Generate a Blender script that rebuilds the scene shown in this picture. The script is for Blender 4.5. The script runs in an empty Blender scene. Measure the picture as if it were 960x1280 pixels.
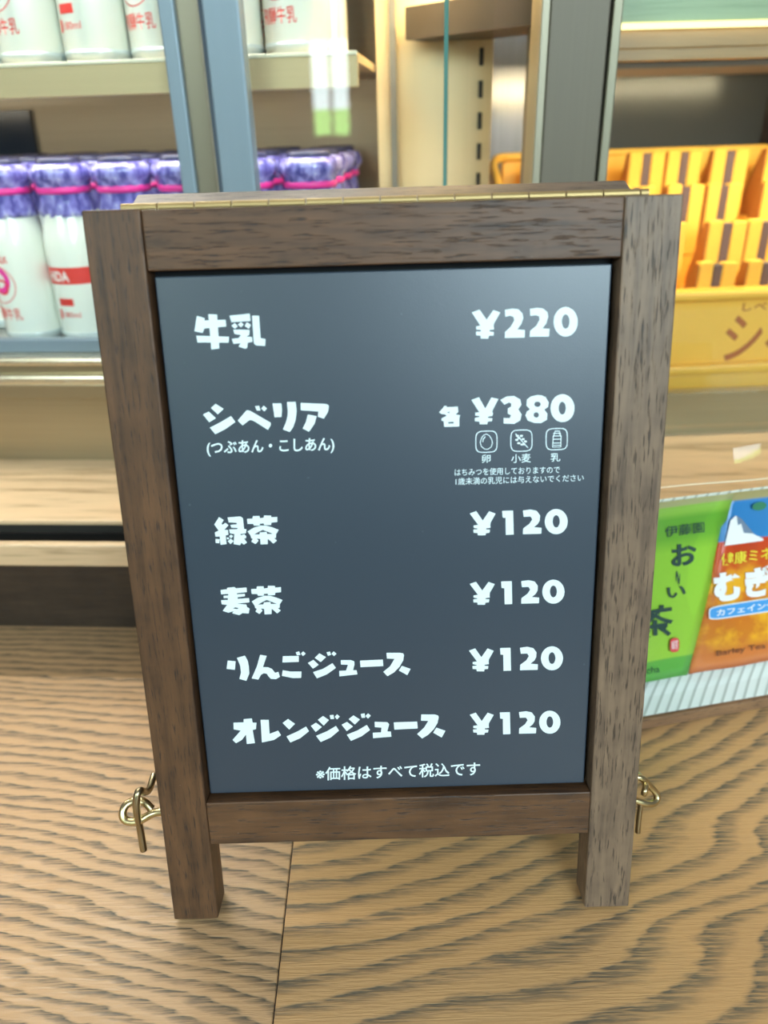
import bpy, bmesh, math, random
from mathutils import Vector, Matrix
from mathutils.geometry import tessellate_polygon
random.seed(7)
SC = bpy.context.scene; COL = SC.collection
PI = math.pi

# ------------------------------------------------------------------ camera, world, exposure, big lights
cam_d = bpy.data.cameras.new('camera'); cam = bpy.data.objects.new('camera', cam_d); COL.objects.link(cam)
SC.camera = cam
cam_d.sensor_fit = 'VERTICAL'; cam_d.sensor_height = 36.0; cam_d.sensor_width = 27.0
cam_d.lens = 950/1280*36.0
cam_d.clip_start = .01
def cam_axes(p, yaw, roll):
    F = Vector((math.sin(yaw)*math.cos(p), math.cos(yaw)*math.cos(p), -math.sin(p)))
    R = Vector((math.cos(yaw), -math.sin(yaw), 0)); D = F.cross(R)
    c, s = math.cos(roll), math.sin(roll)
    return F, c*R+s*D, -s*R+c*D
F_, R_, D_ = cam_axes(math.radians(26.9), 0.0005, math.radians(1.663))
M = Matrix((R_, -D_, -F_)).transposed().to_4x4(); M.translation = Vector((-.00318, -.26186, .37381))
cam.matrix_world = M
cam_d.dof.use_dof = True; cam_d.dof.focus_distance = .385; cam_d.dof.aperture_fstop = 6.3
W = bpy.data.worlds.new('shop_ambience'); SC.world = W; W.use_nodes = True
W.node_tree.nodes['Background'].inputs[0].default_value = (.76, .85, .96, 1)
W.node_tree.nodes['Background'].inputs[1].default_value = .20
SC.view_settings.view_transform = 'Standard'; SC.view_settings.look = 'None'
SC.view_settings.gamma = 1; SC.view_settings.exposure = 0.0; SC.view_settings.use_curve_mapping = False
def area(name, loc, target, sx, sy, power, col):
    l = bpy.data.lights.new(name, 'AREA'); l.shape = 'RECTANGLE'; l.size = sx; l.size_y = sy; l.energy = power; l.color = col
    o = bpy.data.objects.new(name, l); COL.objects.link(o); o.location = loc
    o.rotation_euler = (Vector(target)-Vector(loc)).to_track_quat('-Z', 'Y').to_euler(); return o
area('window_daylight', (.64, -2.1, .94), (0, .1, .2), .58, .70, 24, (.66, .85, 1))
area('ceiling_panel_light', (-.3, .25, 1.9), (-.05, .1, 0), .9, .7, 5.5, (1, .93, .80))

# ------------------------------------------------------------------ material helpers
def mat(name, col=(.5,.5,.5), rough=.5, metal=0, **kw):
    m = bpy.data.materials.new(name); m.use_nodes = True
    b = m.node_tree.nodes['Principled BSDF']
    b.inputs['Base Color'].default_value = (*col, 1); b.inputs['Roughness'].default_value = rough; b.inputs['Metallic'].default_value = metal
    for k, v in kw.items():
        n = k.replace('_', ' ')
        if n in b.inputs: b.inputs[n].default_value = v
    return m
class N:
    def __init__(s, m): s.t = m.node_tree; s.b = s.t.nodes['Principled BSDF']
    def n(s, ty, **kw):
        o = s.t.nodes.new(ty)
        for k, v in kw.items():
            if k.startswith('i_'):
                key = k[2:]; key = int(key) if key.isdigit() else key.replace('_', ' ')
                o.inputs[key].default_value = v
            else: setattr(o, k, v)
        return o
    def l(s, a, b): s.t.links.new(a, b)
    def math(s, op, a, b=None, c=None):
        o = s.t.nodes.new('ShaderNodeMath'); o.operation = op
        for i, v in enumerate((a, b, c)):
            if v is None: continue
            if isinstance(v, (int, float)): o.inputs[i].default_value = v
            else: s.l(v, o.inputs[i])
        return o.outputs[0]
    def ramp(s, f, stops, interp='LINEAR'):
        r = s.t.nodes.new('ShaderNodeValToRGB'); r.color_ramp.interpolation = interp
        e = r.color_ramp.elements
        e[0].position, e[0].color = stops[0][0], (*stops[0][1], 1); e[1].position, e[1].color = stops[-1][0], (*stops[-1][1], 1)
        for p, c in stops[1:-1]:
            k = e.new(p); k.color = (*c, 1)
        s.l(f, r.inputs[0]); return r.outputs[0]
    def coords(s, scale=(1,1,1), rot=(0,0,0), loc=(0,0,0), kind='Object'):
        tc = s.n('ShaderNodeTexCoord'); mp = s.n('ShaderNodeMapping')
        mp.inputs['Scale'].default_value = scale; mp.inputs['Rotation'].default_value = rot; mp.inputs['Location'].default_value = loc
        s.l(tc.outputs[kind], mp.inputs[0]); return mp.outputs[0]
    def noise(s, vec, scale, detail=3, rough=.5, dist=0):
        o = s.n('ShaderNodeTexNoise'); o.inputs['Scale'].default_value = scale; o.inputs['Detail'].default_value = detail
        o.inputs['Roughness'].default_value = rough; o.inputs['Distortion'].default_value = dist; s.l(vec, o.inputs['Vector']); return o.outputs['Fac']
    def mix(s, f, a, b, mode='MIX'):
        o = s.n('ShaderNodeMix', data_type='RGBA', blend_type=mode)
        for i, v in ((0, f), (6, a), (7, b)):
            if isinstance(v, (int, float)): o.inputs[i].default_value = v
            elif isinstance(v, tuple): o.inputs[i].default_value = (*v, 1)
            else: s.l(v, o.inputs[i])
        return o.outputs[2]
    def bump(s, h, strength=.3, dist=.0005):
        o = s.n('ShaderNodeBump'); o.inputs['Strength'].default_value = strength; o.inputs['Distance'].default_value = dist
        s.l(h, o.inputs['Height']); s.l(o.outputs[0], s.b.inputs['Normal'])

def walnut(name, axis, light=(.148,.071,.032), dark=(.054,.028,.015), loc=(0,0,0)):
    """dark stained open-pored oak; grain runs along the given local axis"""
    m = mat(name, rough=.45, Specular_IOR_Level=.35); g = N(m)
    st = lambda k, a=1.0: tuple((a if i == axis else k) for i in range(3))
    v1 = g.coords(st(22, 1.6), loc=loc); v2 = g.coords(st(34, 2.6), loc=loc); v0 = g.coords((1,1,1), loc=loc)
    broad = g.noise(v1, 9, 4, .6, .6); blot = g.noise(v0, 38, 3, .6)
    c = g.ramp(g.math('ADD', g.math('MULTIPLY', broad, .6), g.math('MULTIPLY', blot, .4)), [(.36, dark), (.5, tuple((a+b)/2 for a, b in zip(light, dark))), (.66, light)])
    pore = g.noise(v2, 36, 3, .55)
    pm = g.ramp(pore, [(.56, (0,0,0)), (.66, (1,1,1))])
    c2 = g.mix(g.math('MULTIPLY', pm, .75), c, (.022,.016,.014))
    speck = g.ramp(g.noise(v0, 420, 1), [(.80, (0,0,0)), (.84, (1,1,1))])
    c3 = g.mix(g.math('MULTIPLY', speck, .25), c2, (.5,.45,.38))
    g.l(c3, g.b.inputs['Base Color'])
    g.bump(g.math('SUBTRACT', g.math('MULTIPLY', broad, .4), g.math('MULTIPLY', pm, 1.0)), .35, .0004)
    return m

def oak_top(name, Fexpr, freq, seed, warpk, gap=.5, warm=(.56,.335,.165), dark=(.090,.072,.048), ang=0):
    """brushed oak counter board: growth-ring field Fexpr(x, y), open pores along the grain"""
    m = mat(name, rough=.36); g = N(m)
    sx = g.n('ShaderNodeSeparateXYZ'); g.l(g.coords(), sx.inputs[0]); x, y = sx.outputs[0], sx.outputs[1]
    vs = g.coords((.28,1,1), (0,0,-ang), (seed,seed*1.7,0))
    warp = g.noise(vs, 11, 2, .45); mid = g.noise(vs, 38, 2, .5); fine = g.noise(vs, 150, 3, .6)
    F = Fexpr(g, x, y)
    F = g.math('ADD', F, g.math('ADD', g.math('MULTIPLY', warp, warpk(g, x, y)), g.math('ADD', g.math('MULTIPLY', mid, .011), g.math('MULTIPLY', fine, .0075))))
    ph = g.math('FRACT', g.math('MULTIPLY', F, freq))
    band = g.ramp(ph, [(0, (0,0,0)), (gap-.12, (.05,.05,.05)), (gap+.10, (.62,.62,.62)), (.84, (1,1,1)), (.93, (.2,.2,.2)), (1, (0,0,0))])
    vf = g.coords((.05,1,1), (0,0,-ang), (seed,0,0))
    pores = g.ramp(g.noise(vf, 800, 3, .65), [(.40,(0,0,0)),(.56,(1,1,1))]); pores2 = g.noise(vf, 420, 2, .6)
    f = g.math('MULTIPLY', band, g.math('ADD', .25, g.math('MULTIPLY', pores, .75)))
    base = g.mix(g.noise(vs, 6, 2), tuple(k*.85 for k in warm), tuple(k*1.2 for k in warm))
    base = g.mix(g.math('MULTIPLY', pores2, .30), base, tuple(k*.55 for k in warm))
    c = g.mix(f, base, dark)
    fl = g.ramp(g.noise(g.coords((.3,1,1), (0,0,-ang)), 520, 1), [(.76, (0,0,0)), (.82, (1,1,1))])
    c = g.mix(g.math('MULTIPLY', g.math('MULTIPLY', fl, band), .40), c, (.55,.50,.38))
    g.l(c, g.b.inputs['Base Color'])
    g.bump(g.math('SUBTRACT', 1, g.math('MULTIPLY', g.math('ADD', band, pores), .5)), .45, .0005)
    g.l(g.math('ADD', .30, g.math('MULTIPLY', band, .18)), g.b.inputs['Roughness'])
    return m

def pale_oak(name, light=(.66,.46,.27), dark=(.42,.27,.14), k=12):
    m = mat(name, rough=.38); g = N(m)
    v = g.coords((1,k,k)); nz = g.noise(v, 5, 4, .6, .4); n2 = g.noise(v, 22, 2)
    c = g.ramp(g.math('ADD', g.math('MULTIPLY', nz, .7), g.math('MULTIPLY', n2, .3)), [(.38, dark), (.47, light), (.62, tuple(q*1.12 for q in light))])
    g.l(c, g.b.inputs['Base Color']); g.bump(nz, .15); return m

def brushed(name, col, rough=.3, axis=2, metal=1.0, var=.12):
    m = mat(name, col, rough, metal); g = N(m)
    st = tuple((1.0 if i == axis else 60) for i in range(3)); nz = g.noise(g.coords(st), 6, 3)
    c = g.mix(nz, tuple(k*(1-var) for k in col), tuple(min(1, k*(1+var)) for k in col)); g.l(c, g.b.inputs['Base Color'])
    g.l(g.math('ADD', rough-.06, g.math('MULTIPLY', nz, .12)), g.b.inputs['Roughness']); return m

def clear_pane(name, tint=(.97,.99,.98), rough=.02, base=.03):
    m = bpy.data.materials.new(name); m.use_nodes = True; t = m.node_tree; t.nodes.clear()
    out = t.nodes.new('ShaderNodeOutputMaterial'); mx = t.nodes.new('ShaderNodeMixShader')
    tr = t.nodes.new('ShaderNodeBsdfTransparent'); gl = t.nodes.new('ShaderNodeBsdfGlossy'); lw = t.nodes.new('ShaderNodeLayerWeight')
    tr.inputs[0].default_value = (*tint, 1); gl.inputs['Roughness'].default_value = rough; lw.inputs[0].default_value = .5
    pw = t.nodes.new('ShaderNodeMath'); pw.operation = 'POWER'; pw.inputs[1].default_value = 5; t.links.new(lw.outputs['Facing'], pw.inputs[0])
    ad = t.nodes.new('ShaderNodeMath'); ad.operation = 'MULTIPLY_ADD'; ad.inputs[1].default_value = .9; ad.inputs[2].default_value = .025+base*.5
    t.links.new(pw.outputs[0], ad.inputs[0]); t.links.new(ad.outputs[0], mx.inputs[0])
    t.links.new(tr.outputs[0], mx.inputs[1]); t.links.new(gl.outputs[0], mx.inputs[2]); t.links.new(mx.outputs[0], out.inputs[0]); return m

def lamp_mat(name, col, s):
    m = mat(name, (0,0,0)); b = m.node_tree.nodes['Principled BSDF']
    b.inputs['Emission Color'].default_value = (*col, 1); b.inputs['Emission Strength'].default_value = s; return m

# ------------------------------------------------------------------ mesh helpers
def link(name, me, m, parent=None, loc=(0,0,0), rot=(0,0,0)):
    o = bpy.data.objects.new(name, me); COL.objects.link(o)
    if m: me.materials.append(m)
    o.parent = parent; o.location = loc; o.rotation_euler = rot; return o
def build(name, bm, m, parent=None, smooth=False, **kw):
    bmesh.ops.recalc_face_normals(bm, faces=bm.faces)
    me = bpy.data.meshes.new(name); bm.to_mesh(me); bm.free()
    if smooth:
        for p in me.polygons: p.use_smooth = True
    return link(name, me, m, parent, **kw)
def add_box(bm, x0, x1, y0, y1, z0, z1, bev=0, seg=2):
    b = bmesh.new()
    vs = [b.verts.new((x, y, z)) for x in (x0, x1) for y in (y0, y1) for z in (z0, z1)]
    for f in ((0,1,3,2), (4,6,7,5), (0,4,5,1), (2,3,7,6), (0,2,6,4), (1,5,7,3)): b.faces.new([vs[i] for i in f])
    bmesh.ops.recalc_face_normals(b, faces=b.faces)
    if bev: bmesh.ops.bevel(b, geom=b.edges[:], offset=bev, segments=seg, profile=.5, affect='EDGES')
    tmp = bpy.data.meshes.new('t'); b.to_mesh(tmp); b.free(); bm.from_mesh(tmp); bpy.data.meshes.remove(tmp)
def box(name, m, parent, x0, x1, y0, y1, z0, z1, bev=0, **kw):
    bm = bmesh.new(); add_box(bm, x0, x1, y0, y1, z0, z1, bev); return build(name, bm, m, parent, **kw)
def add_tube(bm, pts, r, n=10, closed=False):
    P = [Vector(p) for p in pts]
    for _ in range(2):                                   # smooth the path (corner cutting)
        Q = []
        rng = range(len(P)) if closed else range(len(P)-1)
        if not closed: Q.append(P[0])
        for i in rng:
            a, b = P[i], P[(i+1) % len(P)]; Q += [a.lerp(b, .25), a.lerp(b, .75)]
        if not closed: Q.append(P[-1])
        P = Q
    rings = []; prev = None
    for i, p in enumerate(P):
        a = P[i-1] if i > 0 else (P[-1] if closed else P[0]); b = P[(i+1) % len(P)] if (i < len(P)-1 or closed) else P[-1]
        d = (b-a).normalized()
        if prev is None: u = d.orthogonal().normalized()
        else: u = (prev - d*prev.dot(d)).normalized()
        prev = u; v = d.cross(u)
        rings.append([bm.verts.new(p + r*(math.cos(2*PI*k/n)*u + math.sin(2*PI*k/n)*v)) for k in range(n)])
    m_ = len(rings)
    for i in range(m_ if closed else m_-1):
        A, B = rings[i], rings[(i+1) % m_]
        for k in range(n): bm.faces.new((A[k], A[(k+1) % n], B[(k+1) % n], B[k]))
    if not closed: bm.faces.new(rings[0][::-1]); bm.faces.new(rings[-1])
def add_lathe(bm, prof, n=32, wob=None):
    rings = []
    for j, (r, z) in enumerate(prof):
        rings.append([bm.verts.new(((r*(1+(wob(k, j) if wob else 0)))*math.cos(2*PI*k/n), (r*(1+(wob(k, j) if wob else 0)))*math.sin(2*PI*k/n), z)) for k in range(n)])
    for A, B in zip(rings, rings[1:]):
        for k in range(n): bm.faces.new((A[k], A[(k+1) % n], B[(k+1) % n], B[k]))
    bm.faces.new(rings[0][::-1]); bm.faces.new(rings[-1])
def empty(name, loc=(0,0,0), rot=(0,0,0)):
    o = bpy.data.objects.new(name, None); COL.objects.link(o); o.location = loc; o.rotation_euler = rot; o.empty_display_size = .02; return o
def tag(o, label=None, cat=None, group=None, kind=None):
    if label: o['label'] = label
    if cat: o['category'] = cat
    if group: o['group'] = group
    if kind: o['kind'] = kind
    return o
def copy_tree(o, parent=None):
    c = o.copy(); COL.objects.link(c); c.parent = parent
    for ch in list(o.children): copy_tree(ch, c)
    return c
def poly_faces(bm, rings, y, f=1.0):
    """flat printed shape in the local XZ plane (rings: outline + holes, flat lists)"""
    R3 = [[Vector((r[i]*f, r[i+1]*f, 0)) for i in range(0, len(r), 2)] for r in rings]
    vs = [bm.verts.new((p.x, y, p.y)) for r in R3 for p in r]
    for t in tessellate_polygon(R3):
        try: bm.faces.new([vs[i] for i in t])
        except ValueError: pass
def text_mesh(s, bold=0.0, res=3):
    c = bpy.data.curves.new('txt', 'FONT'); c.body = s; c.offset = bold; c.resolution_u = res; c.fill_mode = 'BOTH'
    o = bpy.data.objects.new('txt', c); COL.objects.link(o); bpy.context.view_layer.update()
    me = bpy.data.meshes.new_from_object(o.evaluated_get(bpy.context.evaluated_depsgraph_get()))
    bpy.data.objects.remove(o); bpy.data.curves.remove(c)
    return me
def text_on(name, s, m, parent, fn, bold=0.0, res=3):
    """printed text; fn maps (0..1, 0..1) of the text box to a local point"""
    me = text_mesh(s, bold, res); xs = [v.co.x for v in me.vertices]; ys = [v.co.y for v in me.vertices]
    x0, x1, y0, y1 = min(xs), max(xs), min(ys), max(ys)
    for v in me.vertices: v.co = Vector(fn((v.co.x-x0)/(x1-x0), (v.co.y-y0)/(y1-y0)))
    me.name = name; me.materials.clear(); return link(name, me, m, parent)
def normals_to(o, d):
    """turn printed faces towards d (local)"""
    bm = bmesh.new(); bm.from_mesh(o.data)
    for f in bm.faces:
        f.normal_update()
        if f.normal.dot(Vector(d)) < 0: f.normal_flip()
    bm.to_mesh(o.data); bm.free(); return o

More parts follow.
